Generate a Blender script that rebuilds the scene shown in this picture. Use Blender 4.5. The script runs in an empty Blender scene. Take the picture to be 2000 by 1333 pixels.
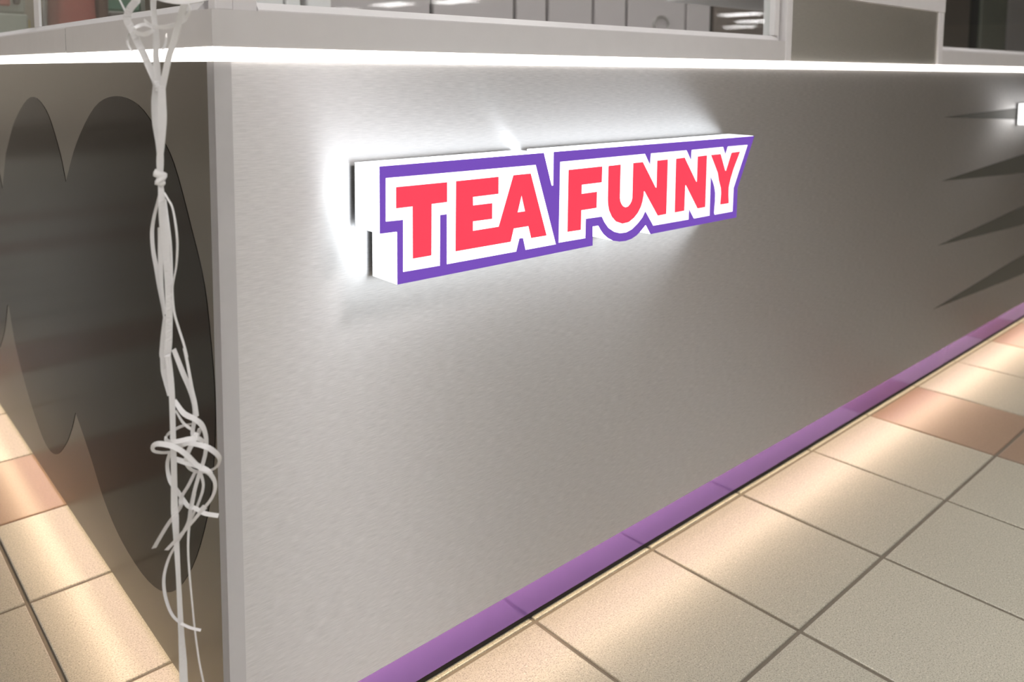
import bpy, bmesh, math, random
from mathutils import Vector
from mathutils.geometry import tessellate_polygon

random.seed(7)
scene = bpy.context.scene
C = scene.collection

# ------------------------------------------------------------------ camera
cam_data = bpy.data.cameras.new('camera')
cam = bpy.data.objects.new('camera', cam_data)
C.objects.link(cam)
cam_data.sensor_fit = 'HORIZONTAL'
cam_data.sensor_width = 36.0
cam_data.lens = 1592.228 / 2000 * 36.0
cam_data.shift_x = (1000 - 1022.579) / 2000
cam_data.shift_y = (279.202 - 666.5) / 2000
YAW, PITCH, ROLL = 0.74102, -0.08745, 0.00667
fw = Vector((math.sin(YAW) * math.cos(PITCH), math.cos(YAW) * math.cos(PITCH), math.sin(PITCH)))
rt = Vector((math.cos(YAW), -math.sin(YAW), 0))
up = rt.cross(fw)
r2 = math.cos(ROLL) * rt + math.sin(ROLL) * up
u2 = -math.sin(ROLL) * rt + math.cos(ROLL) * up
from mathutils import Matrix
m = Matrix((r2, u2, -fw)).transposed().to_4x4()
m.translation = Vector((-0.350, -0.8776, 0.8903))
cam.matrix_world = m
cam_data.clip_start = 0.05
cam_data.clip_end = 200
cam_data.dof.use_dof = True
cam_data.dof.focus_distance = 1.12
cam_data.dof.aperture_fstop = 4.5
scene.camera = cam

# ------------------------------------------------------------------ world, view
world = bpy.data.worlds.new('world')
scene.world = world
world.use_nodes = True
world.node_tree.nodes['Background'].inputs[0].default_value = (0.9, 0.95, 1.0, 1)
world.node_tree.nodes['Background'].inputs[1].default_value = 0.02
vs = scene.view_settings
vs.view_transform = 'Standard'
vs.look = 'None'
vs.gamma = 1.0
vs.use_curve_mapping = False
vs.exposure = 0.0
scene.cycles.sample_clamp_indirect = 2.5
scene.cycles.blur_glossy = 1.0

CEIL_L = 15.0       # ceiling light panels
GLOW_L = 5.0        # strip under the ledge
PLINTH_L = 19.0     # warm strip under the counter
SIGN_SIDE_L = 2.9
SIGN_FACE_L = 1.15

# ------------------------------------------------------------------ helpers
def link(o, parent=None):
    C.objects.link(o)
    if parent is not None:
        o.parent = parent
    return o

def tag(o, label=None, cat=None, group=None, kind=None):
    if label: o['label'] = label
    if cat: o['category'] = cat
    if group: o['group'] = group
    if kind: o['kind'] = kind
    return o

def empty(name, loc=(0, 0, 0)):
    o = bpy.data.objects.new(name, None)
    o.location = loc
    o.empty_display_size = 0.05
    return link(o)

class MB:
    """collects boxes and prisms; build() links one mesh object (world coordinates, made local to the parent)"""
    def __init__(self):
        self.bm = bmesh.new()
    def box(self, x0, x1, y0, y1, z0, z1, bevel=0.0, seg=1):
        r = bmesh.ops.create_cube(self.bm, size=1.0)
        vs_ = r['verts']
        for v in vs_:
            v.co = Vector((x0 + (v.co.x + .5) * (x1 - x0), y0 + (v.co.y + .5) * (y1 - y0), z0 + (v.co.z + .5) * (z1 - z0)))
        if bevel > 0:
            es = list({e for v in vs_ for e in v.link_edges})
            bmesh.ops.bevel(self.bm, geom=es, offset=bevel, segments=seg, affect='EDGES', profile=.5)
        return self
    def prism(self, loops, to3, d0, d1, cap0=True, cap1=True, sides=True):
        """loops: outline then holes, each list of (u,v); to3(u,v,d) -> xyz; extruded from d0 to d1"""
        bm = self.bm
        tris = tessellate_polygon([[Vector((u, v, 0)) for u, v in L] for L in loops])
        flat = [p for L in loops for p in L]
        A = [bm.verts.new(to3(u, v, d0)) for u, v in flat]
        B = [bm.verts.new(to3(u, v, d1)) for u, v in flat]
        for t in tris:
            if cap0: bm.faces.new([A[i] for i in t])
            if cap1: bm.faces.new([B[i] for i in reversed(t)])
        if sides:
            k = 0
            for L in loops:
                n = len(L)
                for i in range(n):
                    a, b = k + i, k + (i + 1) % n
                    bm.faces.new([A[a], A[b], B[b], B[a]])
                k += n
        return self
    def tube(self, pts, r, seg=10):
        bm = self.bm
        rings = []
        n = len(pts)
        prev = None
        for i, p in enumerate(pts):
            t = (pts[min(i + 1, n - 1)] - pts[max(i - 1, 0)]).normalized()
            ref = prev if prev is not None else Vector((0.31, 0.2, 0.93))
            a = (ref - t * ref.dot(t)).normalized()
            b = t.cross(a)
            prev = a
            rr = r[i] if hasattr(r, '__len__') else r
            rings.append([bm.verts.new(p + a * math.cos(2 * math.pi * k / seg) * rr + b * math.sin(2 * math.pi * k / seg) * rr) for k in range(seg)])
        for i in range(n - 1):
            for k in range(seg):
                bm.faces.new([rings[i][k], rings[i][(k + 1) % seg], rings[i + 1][(k + 1) % seg], rings[i + 1][k]])
        bm.faces.new(list(reversed(rings[0])))
        bm.faces.new(rings[-1])
        return self
    def build(self, name, mat, parent=None, smooth=False):
        bm = self.bm
        bmesh.ops.recalc_face_normals(bm, faces=bm.faces)
        if parent is not None:
            off = Vector(parent.location)
            q = parent.parent
            while q is not None:
                off += Vector(q.location)
                q = q.parent
            bmesh.ops.translate(bm, verts=bm.verts, vec=-off)
        me = bpy.data.meshes.new(name)
        bm.to_mesh(me)
        bm.free()
        if smooth:
            for p in me.polygons:
                p.use_smooth = True
        me.materials.append(mat)
        return link(bpy.data.objects.new(name, me), parent)

def box(name, mat, parent, b, bevel=0.0, seg=1):
    return MB().box(*b, bevel=bevel, seg=seg).build(name, mat, parent)

def catmull(P, n=8):
    P = [Vector(p) for p in P]
    out = []
    for i in range(len(P) - 1):
        p0 = P[i - 1] if i > 0 else P[0] * 2 - P[1]
        p1, p2 = P[i], P[i + 1]
        p3 = P[i + 2] if i + 2 < len(P) else P[-1] * 2 - P[-2]
        for k in range(n):
            t = k / n
            out.append(.5 * ((2 * p1) + (p2 - p0) * t + (2 * p0 - 5 * p1 + 4 * p2 - p3) * t * t + (3 * p1 - p0 - 3 * p2 + p3) * t ** 3))
    out.append(P[-1])
    return out

# ------------------------------------------------------------------ materials
def new_mat(name):
    mt = bpy.data.materials.new(name)
    mt.use_nodes = True
    nt = mt.node_tree
    return mt, nt, nt.nodes['Principled BSDF'], nt.nodes['Material Output']

def coords(nt, scale):
    tc = nt.nodes.new('ShaderNodeTexCoord')
    mp = nt.nodes.new('ShaderNodeMapping')
    mp.inputs['Scale'].default_value = scale
    nt.links.new(tc.outputs['Object'], mp.inputs['Vector'])
    return mp.outputs['Vector']

def noise(nt, vec, scale, detail=2.0, rough=.5):
    n = nt.nodes.new('ShaderNodeTexNoise')
    n.inputs['Scale'].default_value = scale
    n.inputs['Detail'].default_value = detail
    n.inputs['Roughness'].default_value = rough
    if vec is not None: nt.links.new(vec, n.inputs['Vector'])
    return n.outputs['Fac']

def maprange(nt, v, a, b, c, d):
    n = nt.nodes.new('ShaderNodeMapRange')
    for i, x in zip(('From Min', 'From Max', 'To Min', 'To Max'), (a, b, c, d)): n.inputs[i].default_value = x
    nt.links.new(v, n.inputs['Value'])
    return n.outputs['Result']

def mixcol(nt, fac, a, b, mode='MIX'):
    n = nt.nodes.new('ShaderNodeMix')
    n.data_type = 'RGBA'
    n.blend_type = mode
    for key, val in (('Factor', fac), ('A', a), ('B', b)):
        s = [i for i in n.inputs if i.name == key and (i.type == 'RGBA' or key == 'Factor' and i.type == 'VALUE')][0]
        if isinstance(val, (int, float)): s.default_value = val
        elif isinstance(val, tuple): s.default_value = val if len(val) == 4 else val + (1,)
        else: nt.links.new(val, s)
    return [o for o in n.outputs if o.type == 'RGBA'][0]

def bump(nt, h, strength, dist, bs):
    b = nt.nodes.new('ShaderNodeBump')
    b.inputs['Strength'].default_value = strength
    b.inputs['Distance'].default_value = dist
    nt.links.new(h, b.inputs['Height'])
    nt.links.new(b.outputs['Normal'], bs.inputs['Normal'])

def brushed(name, col, rough, aniso, grain=(55, 55, 900), colvar=.05, bumpd=0.00003):
    mt, nt, bs, out = new_mat(name)
    bs.inputs['Metallic'].default_value = 1
    v = coords(nt, grain)
    f = noise(nt, v, 1.0, 3, .6)
    lo = tuple(c * (1 - colvar) for c in col)
    hi = tuple(min(1, c * (1 + colvar)) for c in col)
    nt.links.new(mixcol(nt, maprange(nt, f, .3, .7, 0, 1), lo, hi), bs.inputs['Base Color'])
    nt.links.new(maprange(nt, f, .3, .7, rough * .9, rough * 1.1), bs.inputs['Roughness'])
    bs.inputs['Anisotropic'].default_value = aniso
    if aniso > 0:
        c = nt.nodes.new('ShaderNodeCombineXYZ')
        c.inputs['Z'].default_value = 1
        nt.links.new(c.outputs[0], bs.inputs['Tangent'])
    if bumpd: bump(nt, f, 1.0, bumpd, bs)
    return mt

def plain(name, col, rough=.5, metal=0.0, var=.04, scale=30, spec=.5):
    mt, nt, bs, out = new_mat(name)
    f = noise(nt, coords(nt, (1, 1, 1)), scale, 3)
    nt.links.new(mixcol(nt, f, tuple(c * (1 - var) for c in col), tuple(min(1, c * (1 + var)) for c in col)), bs.inputs['Base Color'])
    bs.inputs['Roughness'].default_value = rough
    bs.inputs['Metallic'].default_value = metal
    bs.inputs['Specular IOR Level'].default_value = spec
    return mt

def glow(name, col, strength, base=(.8, .8, .8)):
    mt, nt, bs, out = new_mat(name)
    bs.inputs['Base Color'].default_value = base + (1,)
    bs.inputs['Roughness'].default_value = .35
    bs.inputs['Emission Color'].default_value = col + (1,)
    f = noise(nt, coords(nt, (1, 1, 1)), 6, 2)
    nt.links.new(maprange(nt, f, 0, 1, strength * .97, strength * 1.03), bs.inputs['Emission Strength'])
    return mt

def glass_mat(name, tint=(.93, .95, .94), rough=.015):
    mt, nt, bs, out = new_mat(name)
    nt.nodes.remove(bs)
    tr = nt.nodes.new('ShaderNodeBsdfTransparent'); tr.inputs[0].default_value = tint + (1,)
    gl = nt.nodes.new('ShaderNodeBsdfGlossy'); gl.inputs['Roughness'].default_value = rough
    fr0 = nt.nodes.new('ShaderNodeFresnel'); fr0.inputs['IOR'].default_value = 1.5
    ge = nt.nodes.new('ShaderNodeNewGeometry')
    fr = nt.nodes.new('ShaderNodeMath'); fr.operation = 'MULTIPLY'
    inv = nt.nodes.new('ShaderNodeMath'); inv.operation = 'SUBTRACT'; inv.inputs[0].default_value = 1
    nt.links.new(ge.outputs['Backfacing'], inv.inputs[1])
    nt.links.new(fr0.outputs[0], fr.inputs[0]); nt.links.new(inv.outputs[0], fr.inputs[1])
    mx = nt.nodes.new('ShaderNodeMixShader')
    nt.links.new(fr.outputs[0], mx.inputs[0]); nt.links.new(tr.outputs[0], mx.inputs[1]); nt.links.new(gl.outputs[0], mx.inputs[2])
    nt.links.new(mx.outputs[0], out.inputs['Surface'])
    return mt

def tile_mat(name, col, speck, amount):
    mt, nt, bs, out = new_mat(name)
    v = coords(nt, (1, 1, 1))
    oi = nt.nodes.new('ShaderNodeObjectInfo')
    ad = nt.nodes.new('ShaderNodeVectorMath'); ad.operation = 'ADD'
    nt.links.new(v, ad.inputs[0]); nt.links.new(oi.outputs['Location'], ad.inputs[1])
    vec = ad.outputs[0]
    big = noise(nt, vec, 5, 3)
    base = mixcol(nt, big, tuple(c * .95 for c in col), tuple(c * 1.05 for c in col))
    base = mixcol(nt, maprange(nt, oi.outputs['Random'], 0, 1, 0, 1), base, mixcol(nt, .5, base, tuple(c * .84 for c in col)))
    s1 = noise(nt, vec, 420, 2, .6)
    base = mixcol(nt, maprange(nt, s1, .50, .64, 0, amount), base, tuple(speck))
    s2 = noise(nt, vec, 300, 1)
    base = mixcol(nt, maprange(nt, s2, .60, .72, 0, amount * .8), base, tuple(min(1, c * 1.5) for c in col))
    nt.links.new(base, bs.inputs['Base Color'])
    bs.inputs['Roughness'].default_value = .35
    und = noise(nt, vec, 7, 1)
    bump(nt, und, .6, .0006, bs)
    return mt

M = {}
M['steel'] = brushed('brushed_steel', (.84, .825, .825), .54, .92, colvar=.10)
M['steel_hatch'] = brushed('brushed_steel_hatch', (.96, .94, .90), .50, .90)
M['steel_side_shaded'] = brushed('brushed_steel_side_shaded', (.25, .235, .21), .24, .6, colvar=.02, bumpd=0.000005)  # same steel as the front, the side's shade put into the colour
M['trim'] = brushed('brushed_trim', (.74, .725, .73), .60, .93, grain=(60, 60, 60), colvar=.01, bumpd=0)
M['alu'] = brushed('satin_aluminium', (.72, .70, .69), .38, 0.0, grain=(40, 40, 300), colvar=.02, bumpd=0)
M['alu_white'] = plain('white_aluminium', (.78, .76, .765), .35, 0.0)
M['ledge'] = plain('ledge_coating', (.70, .68, .675), .32, .1)
M['vinyl'] = plain('dark_vinyl', (.017, .0145, .012), .15, 0, var=.08, spec=.10)
M['vinyl_right'] = plain('matt_grey_vinyl', (.062, .060, .050), .42, 0, var=.05)
M['purple'] = plain('purple_gloss_film', (.225, .13, .46), .05, .55, var=.03)
M['black'] = plain('black_void', (.012, .010, .009), .8)
M['core'] = plain('dark_board', (.03, .028, .026), .8)
M['cream_tile'] = tile_mat('cream_speckled_tile', (.44, .42, .34), (.16, .145, .115), .6)
M['brown_tile'] = tile_mat('terracotta_speckled_tile', (.30, .208, .145), (.15, .105, .075), .4)
M['grout'] = plain('grout', (.18, .155, .12), .9, var=.15, scale=60)
M['glow_strip'] = glow('white_light_diffuser', (1.0, .93, .86), GLOW_L)
M['warm_strip'] = glow('warm_light_tape', (1.0, .76, .50), PLINTH_L)
M['sign_side'] = glow('lit_white_acrylic_side', (.88, .95, 1.0), SIGN_SIDE_L)
M['sign_white'] = glow('lit_white_acrylic_face', (1.0, 1.0, .99), SIGN_FACE_L)
M['sign_red'] = glow('lit_red_film', (1.0, .046, .088), .92, (.30, .02, .04))
M['sign_purple'] = glow('lit_purple_film', (.165, .066, .48), .90, (.05, .02, .12))
M['sign_back'] = plain('sign_back_grey', (.35, .36, .37), .6)
M['glass'] = glass_mat('clear_glass')
M['ceil_light'] = glow('ceiling_light_diffuser', (1.0, .97, .97), CEIL_L)
M['ceil_light_bright'] = glow('bright_ceiling_light_diffuser', (1.0, .99, .98), 34.0)
M['ceil'] = plain('ceiling_board', (.50, .47, .44), .8)
M['mall_wall'] = plain('mall_wall_paint', (.34, .32, .31), .7)
M['mall_dark'] = plain('mall_dark_cladding', (.70, .64, .55), .5)

def ribbon_mat():
    mt, nt, bs, out = new_mat('white_satin_ribbon')
    f = noise(nt, coords(nt, (1, 1, 1)), 120, 2)
    nt.links.new(mixcol(nt, f, (.90, .89, .89), (.95, .94, .94)), bs.inputs['Base Color'])
    bs.inputs['Roughness'].default_value = .32
    tl = nt.nodes.new('ShaderNodeBsdfTranslucent'); tl.inputs[0].default_value = (.92, .90, .88, 1)
    mx = nt.nodes.new('ShaderNodeMixShader'); mx.inputs[0].default_value = .08
    nt.links.new(bs.outputs[0], mx.inputs[1]); nt.links.new(tl.outputs[0], mx.inputs[2])
    nt.links.new(mx.outputs[0], out.inputs['Surface'])
    return mt
M['ribbon'] = ribbon_mat()

# ------------------------------------------------------------------ key levels (metres, from the floor)
ZB = 0.0964        # bottom edge of the steel panels
ZT = 0.8989        # top edge of the steel panels
ZL = 0.9148        # underside of the ledge
ZS = 0.9552        # top of the ledge
XE, YE = 9.0, 2.4  # extent of the kiosk
REC = 0.042        # plinth recess
GX, GY, TS, JW = 0.513, 0.030, 0.300, 0.0074   # tile grid

# ------------------------------------------------------------------ the hall
floor = MB().box(-14, 36, -27, 14, -.08, -.0035).build('floor', M['grout'])
tag(floor, 'speckled cream and terracotta floor tiles with dark grout', kind='structure')

def chamfer_tile(sx, sy, h=.011, c=.0015):
    bm = bmesh.new()
    x, y = sx / 2, sy / 2
    lo = [bm.verts.new((a * x, b * y, -h)) for a, b in ((-1, -1), (1, -1), (1, 1), (-1, 1))]
    mi = [bm.verts.new((a * x, b * y, -c * .6)) for a, b in ((-1, -1), (1, -1), (1, 1), (-1, 1))]
    hi = [bm.verts.new((a * (x - c), b * (y - c), 0)) for a, b in ((-1, -1), (1, -1), (1, 1), (-1, 1))]
    for A, B in ((lo, mi), (mi, hi)):
        for i in range(4):
            bm.faces.new([A[i], A[(i + 1) % 4], B[(i + 1) % 4], B[i]])
    bm.faces.new(hi)
    return bm

def tile_mesh(name, mat):
    bm = chamfer_tile(TS - JW, TS - JW)
    me = bpy.data.meshes.new(name)
    bm.to_mesh(me); bm.free()
    me.materials.append(mat)
    return me
me_cream = tile_mesh('tile_cream', M['cream_tile'])
me_brown = tile_mesh('tile_brown', M['brown_tile'])
BROWN_COLS = (4, 7, 13, 16, 22)    # columns counted from GX
BROWN_ROWS = (3, 6, 12, 15)        # rows counted from GY
def is_brown(i, j):
    return (i in BROWN_COLS and j < 0) or (i < -1 and j in BROWN_ROWS)
far_c, far_b = bmesh.new(), bmesh.new()
for i in range(-22, 48):
    for j in range(-34, 28):
        x, y = GX + (i + .5) * TS, GY + (j + .5) * TS
        if x > .40 and y > .40: continue              # under the kiosk
        near = (-0.9 < x and -.65 < y < .32 and x < 4.9) or (-.75 < x < .32 and -.65 < y < 2.5) or (0 < x < 2.2 and -1.3 < y < -.6)
        if near:
            o = bpy.data.objects.new('tile', me_brown if is_brown(i, j) else me_cream)
            o.location = (x, y, random.uniform(-.0004, .0003))
            o.rotation_euler = (random.gauss(0, .0016), random.gauss(0, .0016), random.gauss(0, .0007))
            link(o, floor)
        else:
            bm = far_b if is_brown(i, j) else far_c
            h = (TS - JW) / 2
            bm.faces.new([bm.verts.new((x + a * h, y + b * h, 0)) for a, b in ((-1, -1), (1, -1), (1, 1), (-1, 1))])
for bm, mt in ((far_c, M['cream_tile']), (far_b, M['brown_tile'])):
    me = bpy.data.meshes.new('tile_field')
    bm.to_mesh(me); bm.free(); me.materials.append(mt)
    o = link(bpy.data.objects.new('tile_field', me), floor)
    o['kind'] = 'stuff'

ceiling = tag(MB().box(-14, 36, -27, 14, 2.9, 3.0).build('ceiling', M['ceil']), 'pale ceiling of the hall', kind='structure')
for nm, b, mt in (('wall_back', (-14, 36, 13.8, 14, 0, 3.0), 'mall_dark'), ('wall_left', (-14, -13.8, -27, 14, 0, 3.0), 'mall_dark'),
                  ('wall_right', (35.8, 36, -27, 14, 0, 3.0), 'mall_dark'), ('wall_front', (-14, 36, -27, -26.8, 0, 3.0), 'mall_wall')):
    tag(MB().box(*b).build(nm, M[mt]), 'plain hall wall', kind='structure')

# long light panels in the hall ceiling
def ceiling_light(x, y, sx, sy, mat='ceil_light', group='light panels in rows on the hall ceiling'):
    t = empty('ceiling_light', (x, y, 2.9))
    tag(t, 'long white light panel placed in the unseen hall ceiling', 'light', group)
    mb = MB()
    for b in ((-sx / 2 - .03, -sx / 2, -sy / 2 - .03, sy / 2 + .03), (sx / 2, sx / 2 + .03, -sy / 2 - .03, sy / 2 + .03),
              (-sx / 2, sx / 2, -sy / 2 - .03, -sy / 2), (-sx / 2, sx / 2, sy / 2, sy / 2 + .03)):
        mb.box(x + b[0], x + b[1], y + b[2], y + b[3], 2.86, 2.9)
    mb.build('frame', M['alu_white'], t)
    MB().box(x - sx / 2, x + sx / 2, y - sy / 2, y + sy / 2, 2.88, 2.895).build('diffuser', M[mat], t)
    return t
for x, y in [(-4.2, -1.6), (-4.2, -4.8), (-1.2, -2.6), (1.8, -2.6), (-1.2, -5.4), (1.8, -5.4), (-1.2, -8.4), (1.8, -8.4), (5.6, -4.2), (7.6, -5.4), (4.8, -8.4), (.5, .55), (2.2, .55), (5.4, 2.0), (-3.6, 2.6), (-3.0, 5.6), (-1.6, 8.6), (-.4, 11.4), (-4.4, 10.6), (-7.4, 11.6), (-2.6, 12.6)]:  # some added to brighten the kiosk interior, front steel and side panel
    ceiling_light(x, y, .6, 1.2)
for x, y in [(13.5, -23.2), (13.5, -20.1), (14.1, -17.9), (24.0, -14.8), (27.6, -16.5), (30.6, -19.1)]:
    ceiling_light(x, y, .9, 1.7, 'ceil_light_bright')

# added glowing panels, out of the picture to the left, brightening ribbon and side ledge
M['fill_pane'] = glow('fill_light_glow', (1.0, .97, .95), 2.4)
t = empty('fill_light_screen', (-7, -3, 0)); tag(t, 'glowing panels added outside the picture to brighten the ribbon and side ledge', 'fill light')
mb = MB().box(-7.2, -7.0, -7.1, .1, 0, .3).box(-7.2, -7.0, -7.1, .1, 2.6, 2.9)
for y in (-7.1, -4.75, -2.35, 0.0): mb.box(-7.2, -7.0, y, y + .1, .3, 2.6)
mb.build('frame', M['mall_wall'], t)
for y in (-7.0, -4.65, -2.25): MB().box(-7.12, -7.1, y, y + 2.25, .3, 2.6).build('lit_pane', M['fill_pane'], t)

# ------------------------------------------------------------------ kiosk counter
kc = empty('kiosk_counter', (0, 0, 0))
tag(kc, 'brushed steel kiosk counter with a purple plinth and a glowing top strip', 'counter')
T_ = .003
front = MB().box(.0005, XE, 0, T_, ZB, ZT).build('front_panel', M['steel'], kc)
side = MB().box(0, T_, .0005, YE, ZB, ZT).build('side_panel', M['steel_side_shaded'], kc)
side['label'] = 'side panel of the counter, shade put into its darker steel colour'
# angle profile on the corner
MB().box(-.0012, .018, -.0012, 0, ZB, ZT).box(-.0012, 0, 0, .018, ZB, ZT).build('corner_trim', M['trim'], kc)
# carcass behind the panels, soffit
MB().box(T_, XE, T_, YE, ZB + .006, ZL).build('carcass', M['core'], kc)
MB().box(REC, XE, .0365, .053, .013, ZB + .006).box(REC, REC + .015, .053, YE, .0105, ZB + .006).build('plinth', M['purple'], kc)['label'] = 'glossy purple recessed plinth'
MB().box(REC + .010, XE, .0415, YE, -.0005, .0131).build('plinth_gap_shade', M['black'], kc)  # black box standing in for the shade in the gap under the plinth
MB().box(.024, XE, .010, .024, ZB - .005, ZB + .005).box(.010, .024, .010, YE, ZB - .005, ZB + .005).build('under_light', M['warm_strip'], kc)['label'] = 'warm light tape under the counter edge'
# half-round glowing strip between panels and ledge
def half_round(axis, a0, a1, z0, z1, bulge, back):
    prof = [(back, z0)] + [(-bulge * math.cos(t), (z0 + z1) / 2 + (z1 - z0) / 2 * math.sin(t)) for t in [(-1 + 2 * k / 8) * math.pi / 2 for k in range(9)]] + [(back, z1)]
    if axis == 'x': to3 = lambda u, v, d: (d, u, v)
    else: to3 = lambda u, v, d: (u, d, v)
    return MB().prism([prof], to3, a0, a1)
half_round('x', -.0005, XE, ZT + .0003, ZL - .0003, .0046, .003).build('glow_strip', M['glow_strip'], kc)
half_round('y', -.0005, YE, ZT + .0003, ZL - .0003, .0046, .003).build('glow_strip', M['glow_strip'], kc)

# vinyl motifs
def smooth2(P, n=5):
    return [(p.x, p.y) for p in catmull([(a, b, 0) for a, b in P], n)]
SIGN = {
  'outer': [(0.1672, 0.778), (0.1669, 0.6977), (0.19, 0.6973), (0.1912, 0.6963), (0.1911, 0.6324), (0.2949, 0.632), (0.5369, 0.6316), (0.5365, 0.6604), (0.5496, 0.6602), (0.5542, 0.6538), (0.5609, 0.6463), (0.5715, 0.6383), (0.5835, 0.6326), (0.5983, 0.6292), (0.612, 0.6283), (0.6257, 0.6296), (0.6382, 0.6334), (0.6494, 0.6394), (0.6613, 0.6479), (0.6742, 0.631), (0.9189, 0.6295), (0.9198, 0.6828), (0.9701, 0.775), (0.454, 0.7774), (0.4535, 0.7295), (0.4501, 0.7298), (0.4343, 0.7772)],
  'teaW': [(0.1752, 0.7636), (0.1747, 0.7116), (0.1992, 0.7108), (0.1987, 0.6468), (0.2539, 0.6459), (0.2545, 0.7103), (0.2651, 0.7102), (0.265, 0.646), (0.383, 0.645), (0.3887, 0.6623), (0.3956, 0.6622), (0.4004, 0.6448), (0.4591, 0.6445), (0.4183, 0.7617)],
  'funW': [(0.4662, 0.7626), (0.4648, 0.6459), (0.5203, 0.6451), (0.5208, 0.674), (0.5561, 0.6733), (0.5618, 0.6643), (0.5711, 0.6543), (0.5845, 0.6464), (0.598, 0.6424), (0.613, 0.6418), (0.6267, 0.645), (0.6405, 0.6525), (0.6516, 0.6608), (0.6588, 0.6702), (0.6799, 0.6439), (0.6798, 0.6441), (0.7738, 0.643), (0.7742, 0.6614), (0.7893, 0.6429), (0.8345, 0.6427), (0.8348, 0.7113), (0.8421, 0.7016), (0.8469, 0.6921), (0.85, 0.6816), (0.8503, 0.6663), (0.8482, 0.6462), (0.8501, 0.6424), (0.905, 0.6421), (0.9063, 0.6846), (0.9475, 0.7598), (0.8849, 0.7605), (0.8776, 0.7464), (0.8698, 0.7606), (0.7782, 0.7608), (0.777, 0.7431), (0.7635, 0.7611), (0.67, 0.7617), (0.6684, 0.7431), (0.6549, 0.762)],
  'T': [(0.1892, 0.7516), (0.2652, 0.7509), (0.2651, 0.7258), (0.2411, 0.7258), (0.2405, 0.6611), (0.2128, 0.6612), (0.2129, 0.7258), (0.189, 0.726)],
  'EA': [(0.2795, 0.7509), (0.3503, 0.7507), (0.3503, 0.728), (0.3067, 0.7281), (0.307, 0.7168), (0.3395, 0.7165), (0.3394, 0.6956), (0.3068, 0.6961), (0.3068, 0.6835), (0.3512, 0.6835), (0.377, 0.7506), (0.4086, 0.7504), (0.44, 0.6599), (0.4105, 0.6602), (0.4052, 0.6776), (0.3778, 0.6778), (0.3724, 0.6602), (0.2785, 0.6607)],
  'EAh': [(0.3919, 0.722), (0.3987, 0.699), (0.3847, 0.699)],
  'F': [(0.4831, 0.7496), (0.5547, 0.7495), (0.5542, 0.7256), (0.5108, 0.7258), (0.5105, 0.7122), (0.5438, 0.7122), (0.5435, 0.6881), (0.5103, 0.6881), (0.51, 0.659), (0.4822, 0.6596)],
  'UN': [(0.5689, 0.749), (0.5966, 0.7492), (0.5959, 0.6974), (0.5974, 0.6919), (0.6002, 0.6876), (0.6037, 0.6841), (0.6099, 0.6814), (0.616, 0.6823), (0.6207, 0.6854), (0.6241, 0.6896), (0.626, 0.6944), (0.6265, 0.7494), (0.6496, 0.7493), (0.6829, 0.7058), (0.6856, 0.7055), (0.6859, 0.7491), (0.7132, 0.7491), (0.7121, 0.6595), (0.6901, 0.6593), (0.6553, 0.7025), (0.6535, 0.7027), (0.6527, 0.6954), (0.6501, 0.6855), (0.6468, 0.6785), (0.64, 0.67), (0.6304, 0.6629), (0.6181, 0.6575), (0.603, 0.6569), (0.5881, 0.662), (0.5786, 0.6703), (0.5718, 0.6812), (0.5692, 0.6912), (0.5687, 0.7001)],
  'N': [(0.7353, 0.7488), (0.7584, 0.7492), (0.7924, 0.7056), (0.7945, 0.7054), (0.795, 0.7487), (0.8216, 0.7489), (0.8205, 0.6592), (0.7981, 0.6593), (0.7639, 0.7023), (0.7618, 0.7025), (0.7608, 0.6595), (0.7349, 0.6595)],
  'Y': [(0.8336, 0.7487), (0.8625, 0.7486), (0.8781, 0.7177), (0.8804, 0.7175), (0.8963, 0.7488), (0.9233, 0.7492), (0.9033, 0.7183), (0.8951, 0.7014), (0.8904, 0.6873), (0.8901, 0.6749), (0.8918, 0.6584), (0.8654, 0.6588), (0.8673, 0.6779), (0.8659, 0.6883), (0.8595, 0.7021), (0.8553, 0.7159)],
}
DECAL_OVAL = [(0.6427, 0.6998), (0.5655, 0.7708), (0.4574, 0.8323), (0.3548, 0.8519), (0.2569, 0.8431), (0.182, 0.8104), (0.1314, 0.7761), (0.0793, 0.7023), (0.0449, 0.642), (0.0279, 0.5621), (0.023, 0.5033), (0.0317, 0.4393), (0.057, 0.3604), (0.1125, 0.27), (0.1902, 0.1995), (0.284, 0.1694), (0.3988, 0.1746), (0.4866, 0.2035), (0.5518, 0.2471), (0.6079, 0.2805), (0.6434, 0.2995)]
DECAL_LOW = [(0.6434, 0.2995), (0.6765, 0.2572), (0.7251, 0.212), (0.7983, 0.168), (0.8786, 0.1596), (0.9663, 0.191), (1.0531, 0.2406), (1.1245, 0.2996), (1.1716, 0.3681)]
DECAL_TOP = [(1.1237, 0.7103), (1.0171, 0.7859), (0.8731, 0.8361), (0.7588, 0.8166), (0.6806, 0.754), (0.6427, 0.6998)]
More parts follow.
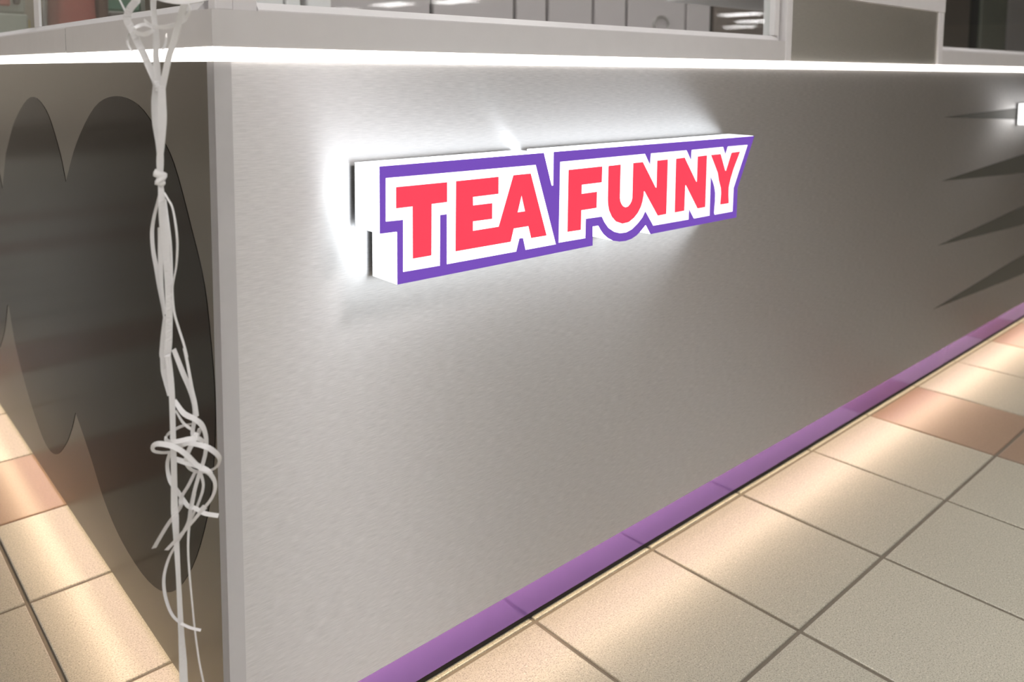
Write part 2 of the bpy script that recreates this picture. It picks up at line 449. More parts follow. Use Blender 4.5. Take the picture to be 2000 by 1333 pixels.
STRANDS = [
  ('upper left', [(-0.0833,-0.0211,0.9878,0.0066), (-0.0842,-0.0230,0.9615,0.0066), (-0.0868,-0.0273,0.9561,0.0066), (-0.0932,-0.0282,0.9472,0.0065), (-0.0954,-0.0290,0.9373,0.0065), (-0.0915,-0.0298,0.9276,0.0065), (-0.0870,-0.0312,0.9155,0.0065), (-0.0843,-0.0364,0.9056,0.0065), (-0.0805,-0.0399,0.8933,0.0065), (-0.0763,-0.0438,0.8786,0.0060), (-0.0739,-0.0418,0.8686,0.0061)]),
  ('upper middle', [(-0.0748,-0.0451,0.9864,0.0055), (-0.0757,-0.0443,0.9583,0.0055), (-0.0758,-0.0442,0.9449,0.0050), (-0.0750,-0.0449,0.9302,0.0050), (-0.0744,-0.0454,0.9168,0.0055), (-0.0749,-0.0450,0.9057,0.0045), (-0.0745,-0.0453,0.8934,0.0055), (-0.0744,-0.0454,0.8786,0.0065), (-0.0745,-0.0481,0.8687,0.0065)]),
  ('upper middle thin', [(-0.0744,-0.0400,0.9316,0.0020), (-0.0743,-0.0401,0.9206,0.0020), (-0.0750,-0.0395,0.9058,0.0025), (-0.0754,-0.0405,0.8909,0.0025), (-0.0751,-0.0421,0.8736,0.0025)]),
  ('upper right', [(-0.0552,-0.0793,0.9852,0.0059), (-0.0567,-0.0752,0.9576,0.0060), (-0.0571,-0.0722,0.9506,0.0060), (-0.0591,-0.0649,0.9363,0.0060), (-0.0622,-0.0567,0.9156,0.0060), (-0.0656,-0.0535,0.9033,0.0060), (-0.0681,-0.0485,0.8860,0.0060), (-0.0698,-0.0442,0.8723,0.0061), (-0.0711,-0.0430,0.8636,0.0061)]),
  ('big loop', [(-0.0787,-0.0551,0.9659,0.0065), (-0.0805,-0.0670,0.9592,0.0064), (-0.0752,-0.0854,0.9547,0.0063), (-0.0661,-0.0991,0.9535,0.0063), (-0.0523,-0.1064,0.9567,0.0063), (-0.0375,-0.1063,0.9644,0.0064), (-0.0275,-0.0884,0.9771,0.0065), (-0.0305,-0.0586,0.9892,0.0067), (-0.0455,-0.0312,0.9912,0.0068), (-0.0643,-0.0276,0.9839,0.0067), (-0.0753,-0.0379,0.9733,0.0066)]),
  ('right curl', [(-0.0507,-0.0672,0.9543,0.0015), (-0.0486,-0.0637,0.9509,0.0020), (-0.0465,-0.0575,0.9465,0.0025), (-0.0492,-0.0523,0.9398,0.0046), (-0.0552,-0.0563,0.9360,0.0040), (-0.0639,-0.0632,0.9327,0.0040), (-0.0733,-0.0654,0.9302,0.0039), (-0.0785,-0.0553,0.9310,0.0030), (-0.0796,-0.0407,0.9340,0.0025), (-0.0803,-0.0292,0.9384,0.0020)]),
  ('left curl', [(-0.0912,-0.0301,0.9276,0.0025), (-0.0870,-0.0231,0.9303,0.0030), (-0.0820,-0.0196,0.9328,0.0036), (-0.0776,-0.0236,0.9340,0.0036), (-0.0756,-0.0362,0.9312,0.0030), (-0.0780,-0.0476,0.9280,0.0030), (-0.0839,-0.0531,0.9247,0.0040), (-0.0888,-0.0513,0.9233,0.0039), (-0.0910,-0.0411,0.9251,0.0035), (-0.0910,-0.0303,0.9281,0.0025)]),
  ('thin left curl', [(-0.0920,-0.0293,0.9272,0.0020), (-0.0924,-0.0209,0.9234,0.0020), (-0.0920,-0.0158,0.9190,0.0020), (-0.0925,-0.0181,0.9144,0.0020), (-0.0925,-0.0262,0.9093,0.0020), (-0.0923,-0.0318,0.9075,0.0020)]),
  ('thin right curl', [(-0.0674,-0.0519,0.9243,0.0013), (-0.0646,-0.0436,0.9205,0.0015), (-0.0651,-0.0431,0.9165,0.0020), (-0.0685,-0.0482,0.9114,0.0025), (-0.0723,-0.0528,0.9090,0.0020)]),
  ('top wisp', [(-0.0987,-0.0097,0.9636,0.0013), (-0.0965,-0.0171,0.9534,0.0015), (-0.0950,-0.0239,0.9447,0.0020), (-0.0940,-0.0275,0.9372,0.0025)]),
  ('trunk back', [(-0.0740,-0.0405,0.8737,0.0066), (-0.0753,-0.0392,0.8576,0.0071), (-0.0755,-0.0404,0.8374,0.0071), (-0.0741,-0.0430,0.8172,0.0065), (-0.0740,-0.0445,0.7995,0.0060), (-0.0750,-0.0450,0.7808,0.0045)]),
  ('trunk front', [(-0.0723,-0.0501,0.8739,0.0065), (-0.0727,-0.0511,0.8579,0.0070), (-0.0727,-0.0511,0.8404,0.0070), (-0.0744,-0.0496,0.8177,0.0065), (-0.0756,-0.0471,0.7999,0.0060), (-0.0755,-0.0458,0.7809,0.0045)]),
  ('centre band', [(-0.0748,-0.0451,0.7782,0.0045), (-0.0757,-0.0497,0.7620,0.0065), (-0.0756,-0.0512,0.7438,0.0075), (-0.0747,-0.0520,0.7222,0.0080), (-0.0735,-0.0517,0.7004,0.0065), (-0.0729,-0.0522,0.6771,0.0065), (-0.0729,-0.0522,0.6536,0.0065), (-0.0735,-0.0517,0.6301,0.0065), (-0.0744,-0.0509,0.6127,0.0065), (-0.0760,-0.0481,0.5901,0.0060)]),
  ('left branch', [(-0.0761,-0.0439,0.7336,0.0045), (-0.0753,-0.0406,0.7143,0.0050), (-0.0754,-0.0392,0.6953,0.0045), (-0.0752,-0.0393,0.6749,0.0035), (-0.0746,-0.0413,0.6578,0.0025), (-0.0741,-0.0430,0.6439,0.0020)]),
  ('left thin loop', [(-0.0755,-0.0445,0.7690,0.0020), (-0.0761,-0.0385,0.7576,0.0025), (-0.0779,-0.0314,0.7413,0.0030), (-0.0789,-0.0278,0.7253,0.0036), (-0.0791,-0.0304,0.7069,0.0036), (-0.0782,-0.0352,0.6903,0.0040), (-0.0774,-0.0387,0.6736,0.0035), (-0.0756,-0.0416,0.6518,0.0020), (-0.0747,-0.0425,0.6392,0.0015)]),
  ('right thin loop', [(-0.0724,-0.0473,0.7683,0.0015), (-0.0710,-0.0540,0.7620,0.0015), (-0.0697,-0.0607,0.7551,0.0015), (-0.0692,-0.0665,0.7406,0.0020), (-0.0682,-0.0674,0.7238,0.0020), (-0.0678,-0.0650,0.7096,0.0020), (-0.0675,-0.0599,0.6947,0.0017), (-0.0685,-0.0536,0.6781,0.0015), (-0.0686,-0.0508,0.6682,0.0018), (-0.0679,-0.0514,0.6477,0.0020), (-0.0641,-0.0521,0.6297,0.0020), (-0.0608,-0.0552,0.6139,0.0020), (-0.0585,-0.0573,0.5996,0.0020), (-0.0605,-0.0554,0.6097,0.0025), (-0.0582,-0.0576,0.5918,0.0025), (-0.0560,-0.0609,0.5679,0.0030), (-0.0539,-0.0629,0.5524,0.0035), (-0.0534,-0.0646,0.5387,0.0040)]),
  ('inner thin', [(-0.0701,-0.0440,0.7607,0.0010), (-0.0680,-0.0432,0.7387,0.0015), (-0.0660,-0.0424,0.7164,0.0020), (-0.0664,-0.0446,0.6917,0.0018), (-0.0676,-0.0476,0.6736,0.0015)]),
  ('left band', [(-0.0737,-0.0407,0.6417,0.0025), (-0.0746,-0.0372,0.6220,0.0040), (-0.0754,-0.0351,0.6024,0.0051), (-0.0749,-0.0355,0.5975,0.0051), (-0.0745,-0.0359,0.5846,0.0056), (-0.0732,-0.0398,0.5725,0.0056), (-0.0717,-0.0439,0.5598,0.0050)]),
  ('main strand', [(-0.0760,-0.0494,0.5937,0.0060), (-0.0755,-0.0512,0.6044,0.0055), (-0.0741,-0.0525,0.5867,0.0055), (-0.0736,-0.0543,0.5642,0.0055), (-0.0736,-0.0543,0.5360,0.0052), (-0.0742,-0.0552,0.5108,0.0055), (-0.0742,-0.0551,0.4850,0.0055), (-0.0744,-0.0536,0.4454,0.0065), (-0.0736,-0.0530,0.4318,0.0065), (-0.0729,-0.0523,0.4005,0.0050), (-0.0717,-0.0507,0.3683,0.0043), (-0.0706,-0.0490,0.3357,0.0048), (-0.0695,-0.0473,0.3027,0.0055), (-0.0685,-0.0468,0.2702,0.0076), (-0.0681,-0.0458,0.2481,0.0081), (-0.0677,-0.0448,0.2236,0.0081), (-0.0679,-0.0433,0.1773,0.0081)]),
  ('diagonal band', [(-0.0698,-0.0524,0.6097,0.0040), (-0.0632,-0.0557,0.5861,0.0045), (-0.0573,-0.0584,0.5674,0.0045), (-0.0543,-0.0611,0.5520,0.0045), (-0.0547,-0.0635,0.5387,0.0045), (-0.0575,-0.0637,0.5241,0.0040), (-0.0570,-0.0668,0.5173,0.0040)]),
  ('cross band', [(-0.0698,-0.0497,0.5559,0.0035), (-0.0639,-0.0578,0.5433,0.0045), (-0.0565,-0.0672,0.5379,0.0045), (-0.0497,-0.0681,0.5297,0.0045), (-0.0451,-0.0655,0.5157,0.0040), (-0.0442,-0.0622,0.4999,0.0041), (-0.0467,-0.0599,0.4854,0.0041), (-0.0511,-0.0614,0.4769,0.0040), (-0.0559,-0.0597,0.4595,0.0040), (-0.0589,-0.0569,0.4423,0.0040), (-0.0596,-0.0563,0.4371,0.0040), (-0.0611,-0.0536,0.4250,0.0035), (-0.0671,-0.0468,0.4081,0.0030), (-0.0702,-0.0426,0.3996,0.0025)]),
  ('cross thin', [(-0.0681,-0.0472,0.5437,0.0015), (-0.0633,-0.0516,0.5321,0.0020), (-0.0600,-0.0559,0.5274,0.0025), (-0.0571,-0.0613,0.5251,0.0020)]),
  ('upper coil', [(-0.0529,-0.0570,0.5289,0.0035), (-0.0554,-0.0466,0.5252,0.0036), (-0.0604,-0.0393,0.5219,0.0041), (-0.0684,-0.0374,0.5191,0.0041), (-0.0748,-0.0397,0.5170,0.0040), (-0.0783,-0.0473,0.5164,0.0035), (-0.0782,-0.0583,0.5173,0.0035), (-0.0725,-0.0662,0.5193,0.0039), (-0.0645,-0.0708,0.5207,0.0040), (-0.0550,-0.0714,0.5185,0.0040), (-0.0471,-0.0650,0.5103,0.0030)]),
  ('left coil', [(-0.0511,-0.0668,0.5271,0.0040), (-0.0521,-0.0604,0.5161,0.0045), (-0.0554,-0.0520,0.5077,0.0046), (-0.0613,-0.0439,0.5027,0.0046), (-0.0671,-0.0386,0.4974,0.0046), (-0.0725,-0.0364,0.4970,0.0041), (-0.0794,-0.0355,0.4986,0.0040), (-0.0858,-0.0350,0.5018,0.0040), (-0.0886,-0.0379,0.5073,0.0035), (-0.0890,-0.0457,0.5136,0.0040), (-0.0862,-0.0537,0.5166,0.0044), (-0.0796,-0.0624,0.5157,0.0044), (-0.0725,-0.0689,0.5113,0.0044), (-0.0656,-0.0725,0.5034,0.0044), (-0.0591,-0.0757,0.4941,0.0040), (-0.0544,-0.0774,0.4886,0.0040), (-0.0474,-0.0783,0.4821,0.0040), (-0.0414,-0.0756,0.4705,0.0035), (-0.0398,-0.0717,0.4586,0.0035), (-0.0437,-0.0681,0.4473,0.0040), (-0.0525,-0.0655,0.4383,0.0045), (-0.0508,-0.0725,0.4452,0.0045), (-0.0635,-0.0663,0.4291,0.0045), (-0.0742,-0.0592,0.4149,0.0045), (-0.0835,-0.0534,0.4035,0.0045)]),
  ('right coil', [(-0.0721,-0.0557,0.5116,0.0035), (-0.0675,-0.0653,0.5151,0.0040), (-0.0626,-0.0753,0.5171,0.0039), (-0.0543,-0.0855,0.5153,0.0044), (-0.0461,-0.0877,0.5083,0.0045), (-0.0390,-0.0833,0.4980,0.0040), (-0.0359,-0.0752,0.4888,0.0035), (-0.0360,-0.0670,0.4805,0.0041), (-0.0405,-0.0602,0.4755,0.0041), (-0.0484,-0.0558,0.4749,0.0041), (-0.0563,-0.0539,0.4795,0.0040), (-0.0619,-0.0569,0.4880,0.0035), (-0.0644,-0.0628,0.4975,0.0040), (-0.0628,-0.0669,0.5075,0.0040), (-0.0594,-0.0700,0.5159,0.0040), (-0.0557,-0.0707,0.5246,0.0035)]),
  ('low coil', [(-0.0703,-0.0492,0.4938,0.0040), (-0.0639,-0.0605,0.4923,0.0045), (-0.0572,-0.0721,0.4911,0.0045), (-0.0507,-0.0807,0.4874,0.0040), (-0.0464,-0.0819,0.4819,0.0035)]),
  ('back coil', [(-0.0716,-0.0372,0.4964,0.0036), (-0.0723,-0.0311,0.4845,0.0036), (-0.0716,-0.0291,0.4729,0.0036), (-0.0704,-0.0328,0.4633,0.0036), (-0.0669,-0.0415,0.4555,0.0036), (-0.0631,-0.0477,0.4467,0.0035), (-0.0609,-0.0551,0.4423,0.0035), (-0.0570,-0.0614,0.4417,0.0035), (-0.0510,-0.0723,0.4383,0.0035), (-0.0414,-0.0838,0.4370,0.0035)]),
  ('left tail', [(-0.0543,-0.0584,0.4782,0.0035), (-0.0605,-0.0555,0.4647,0.0040), (-0.0663,-0.0501,0.4515,0.0040), (-0.0671,-0.0495,0.4417,0.0045), (-0.0755,-0.0391,0.4232,0.0045), (-0.0824,-0.0327,0.4079,0.0045), (-0.0876,-0.0280,0.3957,0.0045)]),
  ('hook tail', [(-0.0498,-0.0598,0.4772,0.0030), (-0.0470,-0.0597,0.4643,0.0025), (-0.0481,-0.0586,0.4537,0.0030), (-0.0529,-0.0570,0.4401,0.0030), (-0.0544,-0.0583,0.4391,0.0030), (-0.0590,-0.0541,0.4267,0.0030), (-0.0647,-0.0463,0.4100,0.0035), (-0.0703,-0.0384,0.3947,0.0030), (-0.0749,-0.0315,0.3793,0.0031), (-0.0793,-0.0301,0.3616,0.0030), (-0.0797,-0.0325,0.3440,0.0030), (-0.0766,-0.0380,0.3265,0.0025), (-0.0720,-0.0449,0.3177,0.0020), (-0.0641,-0.0549,0.3121,0.0020), (-0.0558,-0.0652,0.3102,0.0020)]),
  ('thin tail', [(-0.0566,-0.0617,0.4567,0.0025), (-0.0598,-0.0589,0.4367,0.0025), (-0.0618,-0.0570,0.4198,0.0025), (-0.0629,-0.0560,0.3981,0.0020), (-0.0625,-0.0563,0.3733,0.0018), (-0.0612,-0.0575,0.3420,0.0015), (-0.0590,-0.0569,0.3092,0.0015), (-0.0557,-0.0572,0.2727,0.0015), (-0.0521,-0.0577,0.2471,0.0015), (-0.0485,-0.0583,0.2213,0.0018), (-0.0457,-0.0582,0.1838,0.0020)]),
]
KNOT_AT = (-0.0756, -0.0471, 0.7831)
RIBBON_FACING = (-0.6750, -0.7378, 0.0)

sideto = lambda u, v, d: (d, u, v)
low = smooth2(DECAL_LOW); top = smooth2(DECAL_TOP); oval = smooth2(DECAL_OVAL, 4)
mir_y = 1.180
def mir(L): return [(2 * mir_y - a, b) for a, b in reversed(L)]
lowfull = [p for p in low if p[0] < mir_y]
topfull = [p for p in top if p[0] < mir_y - .005]
poly = oval + lowfull[1:] + [(mir_y, .372)] + mir(lowfull)[:-1] + mir(oval) + mir(topfull)[1:-1] + [(mir_y, .628)] + topfull[:-1]
MB().prism([poly], sideto, -.0006, 0).build('vinyl_motif', M['vinyl'], kc)['label'] = 'large dark lobed vinyl motif on the side panel'
frontto = lambda u, v, d: (u, d, v)
for tip, ua, ub in (((2.026, .772), (2.7065, .7837), (2.7145, .7409)), ((2.031, .593), (2.736, .6245), (2.748, .561)),
                    ((2.0295, .411), (2.769, .445), (2.781, .378)), ((2.0236, .230), (2.801, .272), (2.814, .201))):
    X1 = 4.4
    f_ = lambda p: (X1, tip[1] + (p[1] - tip[1]) * (X1 - tip[0]) / (p[0] - tip[0]))
    MB().prism([[tip, f_(ua), f_(ub)]], frontto, -.0006, 0).build('vinyl_ray', M['vinyl_right'], kc)

# ------------------------------------------------------------------ ledge boards
def ledge(name, b, label):
    o = MB().box(*b, bevel=.0008).build(name, M['ledge'])
    return tag(o, label, 'ledge')
def ledge_mitred(outline, label):
    return tag(MB().prism([outline], lambda u, v, d: (u, v, d), ZL, ZS).build('ledge_board', M['ledge']), label, 'ledge')
ledge_mitred([(-.003, -.003), (1.1712, -.003), (1.1712, .05), (.05, .05)], 'pale grey ledge board above the sign under the wide front window')
ledge('ledge_board', (1.9855, XE, -.003, .05, ZL, ZS), 'pale grey ledge board under the dark window at upper right')
ledge_mitred([(-.003, -.0028), (.05, .0502), (.05, .5940), (-.003, .5940)], 'side ledge board between the corner and the thin upright joint')
ledge('ledge_board', (-.003, .05, .5965, YE, ZL, ZS), 'side ledge board beyond the joint at far left')
tag(MB().box(-.0029, .05, .5941, .5964, ZL + .0035, ZS - .001).build('joint_filler', M['core'], None), 'thin dark gasket added for the shade in the upright joint of the side ledge', 'filler')  # dark piece added for the shade in the joint, stops light leaking through
MB().box(.06, XE, .06, YE, ZL, ZL + .012).build('worktop', M['alu'], None)
tag(bpy.data.objects['worktop'], 'steel worktop inside the kiosk behind the ledges', 'worktop')

# ------------------------------------------------------------------ windows
WT = 1.75
def window(name, loc, label, frames, panes, rail=None):
    t = empty(name, loc); tag(t, label, 'window')
    for nm, mt, bs_, bv in frames:
        mb = MB()
        for b in bs_: mb.box(*b, bevel=bv)
        mb.build(nm, M[mt], t)
    if rail:
        ax, a0, a1 = rail
        prof = [(.003, ZS), (.003, ZS + .002), (.0105, ZS + .0105), (.030, ZS + .0105), (.030, ZS)]
        MB().prism([prof], (lambda u, v, d: (d, u, v)) if ax == 'x' else (lambda u, v, d: (u, d, v)), a0, a1).build('bottom_rail', M['alu_white'], t)
    for b in panes: MB().box(*b).build('pane', M['glass'], t)
    return t
window('kiosk_window', (.6, .02, ZS), 'wide front window in a white frame above the sign', [
    ('stile', 'alu_white', [(.024, .052, .006, .030, ZS + .0002, WT)], .0006),
    ('stile', 'alu_white', [(1.1405, 1.1545, .004, .030, ZS + .0108, WT)], .0006),
    ('stop', 'alu_white', [(1.1552, 1.1655, .009, .034, ZS + .0002, WT)], .0005),
    ('top_rail', 'alu_white', [(.024, 1.166, .006, .030, WT + .0005, WT + .03)], .0006)],
    [(.0522, 1.1402, .016, .021, ZS + .0106, WT)], ('x', .0525, 1.1545))
tag(MB().box(.004, .0235, .004, .0235, ZS + .0003, WT + .03, bevel=.0008).build('corner_post', M['alu_white']), 'white square post where the two windows meet at the corner', 'post')
window('kiosk_window', (.02, 1.2, ZS), 'side window with a thin white mullion at upper left', [
    ('mullion', 'alu_white', [(.010, .0145, .828, .866, ZS + .0108, WT)], .0006),
    ('stile', 'alu_white', [(.006, .030, .024, .050, ZS + .0108, WT)], .0006),
    ('top_rail', 'alu_white', [(.006, .030, .024, YE - .1, WT + .0005, WT + .03)], .0006)],
    [(.016, .021, .0505, .8275, ZS + .0108, WT), (.016, .021, .8665, YE - .1, ZS + .0108, WT)], ('y', .0505, YE - .1))
tag(MB().box(1.1716, 1.1946, -.004, .05, ZL + .0002, WT + .03, bevel=.001).build('jamb_post', M['alu_white']), 'white jamb post right of the wide front window', 'post')
tag(MB().box(1.953, 1.985, -.004, .05, ZL + .0002, 1.0545, bevel=.001).build('jamb_post', M['alu_white']), 'short white post between the grey hatch and the dark window', 'post')
tag(MB().box(1.195, 1.9528, -.001, .008, ZL + .0002, 1.0545).build('hatch_panel', M['steel_hatch']), 'grey steel hatch panel between two white posts', 'panel')
tag(MB().box(1.1952, 1.985, -.006, .32, 1.0552, 1.092, bevel=.0012).build('serving_shelf', M['alu_white']), 'white serving shelf on top of the grey hatch panel', 'shelf')
window('kiosk_window', (3, .02, ZS), 'dark window at upper right above the second ledge', [
    ('stile', 'alu_white', [(1.9858, 1.990, .006, .030, ZS + .0108, WT)], .0004),
    ('top_rail', 'alu_white', [(1.9858, XE - .05, .006, .030, WT + .0005, WT + .03)], .0006)],
    [(1.9902, XE - .05, .016, .021, ZS + .0106, WT)], ('x', 1.9858, XE - .05))

# ------------------------------------------------------------------ inside the kiosk
M['door_pale'] = plain('pale_lavender_laminate', (.44, .40, .40), .35)
M['door_dark'] = plain('dark_taupe_laminate', (.15, .125, .11), .4)
M['door_grey'] = plain('grey_green_laminate', (.20, .20, .17), .4)
def cabinet(x0, x1, y0, y1, z1, mt, label, doors, handle=None, group=None):
    t = empty('tall_cabinet', ((x0 + x1) / 2, y0, 0)); tag(t, label, 'cabinet', group)
    MB().box(x0, x1, y0 + .02, y1, ZL + .0125, z1).build('body', M['core'], t)
    n = len(doors) - 1
    for a, b in zip(doors[:-1], doors[1:]):
        d = MB().box(a + .008, b - .008, y0, y0 + .0195, ZL + .02, z1 - .01, bevel=.002).build('door', M[mt], t)
        if handle and a < handle < b:
            pts = [Vector((handle + .046 * math.cos(k * math.pi / 12), y0 - .004, 1.075 + .028 * math.sin(k * math.pi / 12))) for k in range(25)]
            MB().tube(pts, .004, 6).build('ring_pull', M['alu'], d)
cabinet(.74, 2.50, 1.1, 1.6, 1.9, 'door_pale', 'pale cabinet with flat doors behind the wide front window', [.74, 1.09, 1.42, 1.565, 1.79, 1.97, 2.33, 2.50], 2.168)
cabinet(2.52, 4.4, 1.1, 1.6, 1.9, 'door_dark', 'dark taupe cabinet behind the right end of the wide front window', [2.52, 3.1, 3.7, 4.4])
cabinet(4.42, 5.36, 1.1, 1.6, 1.9, 'door_dark', 'brown cabinet at the left end of the dark window', [4.42, 5.36])
cabinet(5.56, 6.06, 1.1, 1.6, 1.9, 'door_grey', 'grey green cabinet in the middle of the dark window', [5.56, 6.06])
cabinet(6.08, 8.0, 1.1, 1.6, 1.9, 'door_pale', 'pale cabinet at the right end of the dark window', [6.08, 6.5, 8.0])
for xa, xb, lab in ((.61, .648, 'slim pale upright leftmost behind the wide front window'), (.668, .735, 'wider pale upright beside the slim one behind the front window')):
    tag(MB().box(xa, xb, 1.06, 1.098, ZL + .0125, 1.9, bevel=.002).build('upright', M['alu_white']), lab, 'upright')

tag(MB().box(.40, .607, 1.07, 1.09, ZL + .0125, 1.9, bevel=.002).build('partition_board', M['alu_white']), 'pale partition board at the left end behind the front window', 'board')
M['beige_back'] = plain('beige_backing', (.34, .31, .27), .6)
tag(MB().box(.612, .735, 1.101, 1.12, ZL + .0125, 1.9).build('backing_board', M['beige_back']), 'beige backing board between and behind the two pale uprights', 'board')
M['red_cloth'] = plain('rust_red_cloth', (.25, .055, .04), .85, var=.15, scale=14)
M['brown_cloth'] = plain('dark_brown_cloth', (.085, .045, .03), .85, var=.1)
M['green_box'] = plain('teal_green_plastic', (.12, .27, .19), .45)
M['pale_rim'] = plain('pale_plastic', (.34, .36, .32), .5)
M['dark_unit'] = plain('dark_grey_unit', (.075, .065, .06), .5)
M['sage'] = plain('sage_enamel', (.22, .25, .21), .4)
M['beige'] = plain('beige_board', (.36, .32, .25), .6, var=.12, scale=12)
M['yellow'] = plain('yellow_print', (.42, .34, .10), .6, var=.2, scale=40)
# red bag: rounded sack with a darker side gusset and a strap
def bag():
    t = empty('cloth_bag', (.235, 1.5, ZL + .0125)); tag(t, 'rust red cloth bag behind the side window', 'bag')
    bm = bmesh.new()
    bmesh.ops.create_cube(bm, size=1)
    for v in bm.verts:
        k = .82 if v.co.z > 0 else 1.0
        v.co = Vector((.226 + v.co.x * .092 * k, 1.5 + v.co.y * .16 * k, ZL + .014 + (v.co.z + .5) * .26))
    bmesh.ops.subdivide_edges(bm, edges=bm.edges, cuts=3, use_grid_fill=True)
    bmesh.ops.smooth_vert(bm, verts=bm.verts, factor=.5, use_axis_x=True, use_axis_y=True, use_axis_z=True)
    mb = MB(); mb.bm.free(); mb.bm = bm
    mb.build('body', M['red_cloth'], t, smooth=True)
    mb = MB().box(.272, .300, 1.43, 1.56, ZL + .013, ZL + .22, bevel=.012, seg=2); mb.build('side_pocket', M['brown_cloth'], t)
    MB().tube(catmull([(.19, 1.42, 1.07), (.178, 1.41, 1.10), (.186, 1.41, 1.15), (.21, 1.42, 1.18)], 5), .005, 8).build('strap', M['sage'], t)
bag()
u = MB().box(.296, .62, 1.42, 1.75, ZL + .0125, 1.036, bevel=.004).build('equipment_unit', M['dark_unit']); tag(u, 'low dark unit under the teal green crate', 'unit')
t = empty('crate', (.36, 1.6, 1.036)); tag(t, 'teal green crate on the low dark unit', 'crate')
MB().box(.300, .40, 1.5, 1.72, 1.0445, 1.20, bevel=.006).build('body', M['green_box'], t)
MB().box(.295, .405, 1.495, 1.725, 1.0362, 1.0443, bevel=.002).build('tray', M['pale_rim'], t)
tag(MB().box(.412, .426, 1.55, 1.58, 1.0362, 1.6).build('slim_pole', M['pale_rim']), 'slim blue grey pole right of the teal crate', 'pole')
t = empty('drink_machine', (.09, 1.6, ZL)); tag(t, 'sage green machine with a dark round cornered slot at far left', 'machine')
MB().box(.045, .128, 1.5, 1.62, ZL + .0125, 1.026, bevel=.004).box(.045, .128, 1.52, 1.62, 1.0265, 1.25, bevel=.006).build('body', M['sage'], t)
MB().box(.099, .115, 1.508, 1.519, 1.050, 1.14, bevel=.005, seg=2).build('slot', M['black'], t)['label'] = 'dark slot'
MB().box(.068, .092, 1.506, 1.519, 1.045, 1.10, bevel=.003).build('button', M['red_cloth'], t)['label'] = 'red button'
tag(MB().box(.128, .20, 1.66, 1.668, ZL + .0125, 1.3).build('menu_board', M['beige']), 'beige board beside the sage machine', 'board')
tag(MB().box(.135, .160, 1.63, 1.640, ZL + .0125, 1.020, bevel=.004).build('snack_packet', M['yellow']), 'small yellow packet standing before the beige board', 'packet')

# ------------------------------------------------------------------ lit sign
sg = empty('lit_sign', (.58, 0, .70))
tag(sg, 'lit box sign with red letters on white and a purple border', 'sign')
D1 = -.0615
MB().prism([SIGN['outer']], frontto, D1, -.0068, cap0=False, cap1=False).build('lit_side', M['sign_side'], sg)['label'] = 'glowing white side wall'
MB().prism([SIGN['outer']], frontto, -.0067, -.0057).build('back_plate', M['sign_back'], sg)
MB().prism([SIGN['outer']], frontto, D1 - .0012, D1).build('border', M['sign_purple'], sg)['label'] = 'purple border face'
for k in ('teaW', 'funW'):
    MB().prism([SIGN[k]], frontto, D1 - .0016, D1 - .0013).build('letter_field', M['sign_white'], sg)['label'] = 'white outline behind the letters'
for k in ('T', 'EA', 'F', 'UN', 'N', 'Y'):
    MB().prism([SIGN[k]] + ([SIGN['EAh']] if k == 'EA' else []), frontto, D1 - .0021, D1 - .0017).build('letter', M['sign_red'], sg)['label'] = 'red letter'
for x, z in ((.23, .74), (.23, .66), (.40, .70), (.52, .70), (.75, .70), (.90, .70)):
    MB().tube([Vector((x, -.0056, z)), Vector((x, -.0001, z))], .004, 8).build('standoff', M['alu'], sg)
s2 = empty('lit_sign', (2.78, 0, .76)); tag(s2, 'white glowing box sign cut off by the right edge of the picture', 'sign')
L2 = [(2.635, .727), (2.635, .797), (2.93, .797), (2.93, .727)]
MB().prism([L2], frontto, -.0615, -.0045, cap0=False, cap1=False).build('lit_side', M['sign_white'], s2)
MB().prism([L2], frontto, -.0044, -.0034).build('back_plate', M['sign_back'], s2)
MB().prism([L2], frontto, -.063, -.0615).build('face', M['sign_white'], s2)
for x in (2.70, 2.86):
    MB().tube([Vector((x, -.0033, .76)), Vector((x, -.0001, .76))], .004, 8).build('standoff', M['alu'], s2)

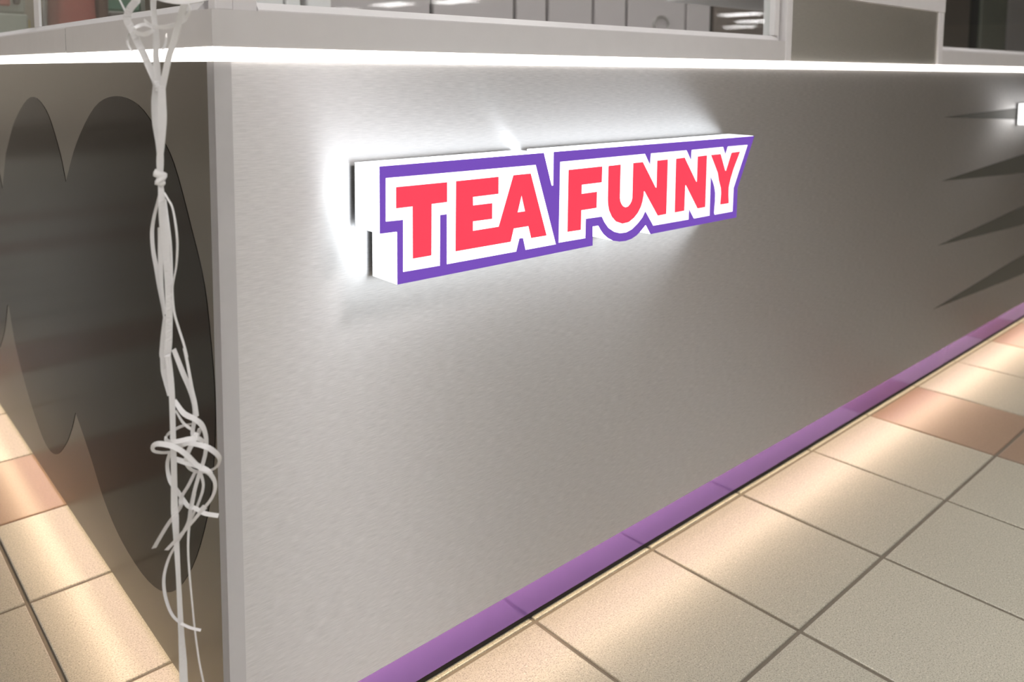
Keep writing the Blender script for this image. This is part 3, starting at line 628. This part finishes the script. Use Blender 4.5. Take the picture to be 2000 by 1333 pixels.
# ------------------------------------------------------------------ balloon ribbon
rb = empty('balloon_ribbon', (-.07, -.04, 0))
tag(rb, 'tangled white curling ribbon knotted and hanging before the steel corner', 'ribbon')
FACE = Vector((-.317, -.948, 0.0))       # the flat of the ribbon faces the walkway
W0 = .0088
def strip(pts4, n=6):
    P = [Vector(p[:3]) for p in pts4]
    path = catmull(P, n)
    ws = []
    for i in range(len(pts4) - 1):
        for k in range(n):
            t = k / n
            ws.append(pts4[i][3] * (1 - t) + pts4[i + 1][3] * t)
    ws.append(pts4[-1][3])
    bm = bmesh.new()
    rings = []
    for i, p in enumerate(path):
        t = (path[min(i + 1, len(path) - 1)] - path[max(i - 1, 0)]).normalized()
        s = t.cross(FACE)
        if s.length < 1e-4: s = Vector((0, 0, 1))
        s.normalize()
        d = s.cross(t).normalized()
        full = max(W0, ws[i]) if ws[i] > .0065 else max(ws[i] * 1.2, .0026)
        ang = math.acos(max(-1, min(1, ws[i] / full)))
        sv = s * math.cos(ang) + d * math.sin(ang)
        nv = t.cross(sv).normalized() * .00012
        h = sv * full / 2
        rings.append([bm.verts.new(p - h - nv), bm.verts.new(p + h - nv), bm.verts.new(p + h + nv), bm.verts.new(p - h + nv)])
    for a, b in zip(rings[:-1], rings[1:]):
        for k in range(4):
            bm.faces.new([a[k], a[(k + 1) % 4], b[(k + 1) % 4], b[k]])
    bm.faces.new(list(reversed(rings[0]))); bm.faces.new(rings[-1])
    mb = MB(); mb.bm.free(); mb.bm = bm
    return mb
for nm, pts in STRANDS:
    part = 'curl' if ('curl' in nm or 'coil' in nm or 'loop' in nm) else ('tail' if 'tail' in nm or 'wisp' in nm else 'strand')
    strip(pts).build(part, M['ribbon'], rb)
k0 = Vector(KNOT_AT)
rx = Vector((-FACE.y, FACE.x, 0))
def around(k, cx, cz, rw, rd, tilt, w):
    # a turn of tape wound round the strands: a flat band on a tilted ellipse
    bm = bmesh.new()
    rings = []
    for i in range(29):
        a = 2 * math.pi * i / 28
        p = k0 + rx * (cx + rw * math.cos(a)) + FACE * (rd * math.sin(a)) + Vector((0, 0, cz + tilt * math.cos(a)))
        out = (rx * (math.cos(a) / rw) + FACE * (math.sin(a) / rd)).normalized() * .0007
        up_ = Vector((0, 0, w / 2)) + rx * (w * .15)
        rings.append([bm.verts.new(p - up_ - out), bm.verts.new(p - up_ * .9 + out), bm.verts.new(p + out * 2), bm.verts.new(p + up_ * .9 + out), bm.verts.new(p + up_ - out)])
    for A, B in zip(rings[:-1], rings[1:]):
        for q in range(5):
            bm.faces.new([A[q], A[(q + 1) % 5], B[(q + 1) % 5], B[q]])
    mb = MB(); mb.bm.free(); mb.bm = bm
    mb.build('knot_turn', M['ribbon'], rb, smooth=True)
around(0, -.0003, .0035, .0044, .0040, -.0022, .0075)
around(1, .0006, -.0012, .0042, .0046, .0020, .0070)
around(2, .0002, -.0050, .0030, .0034, -.0008, .0050)
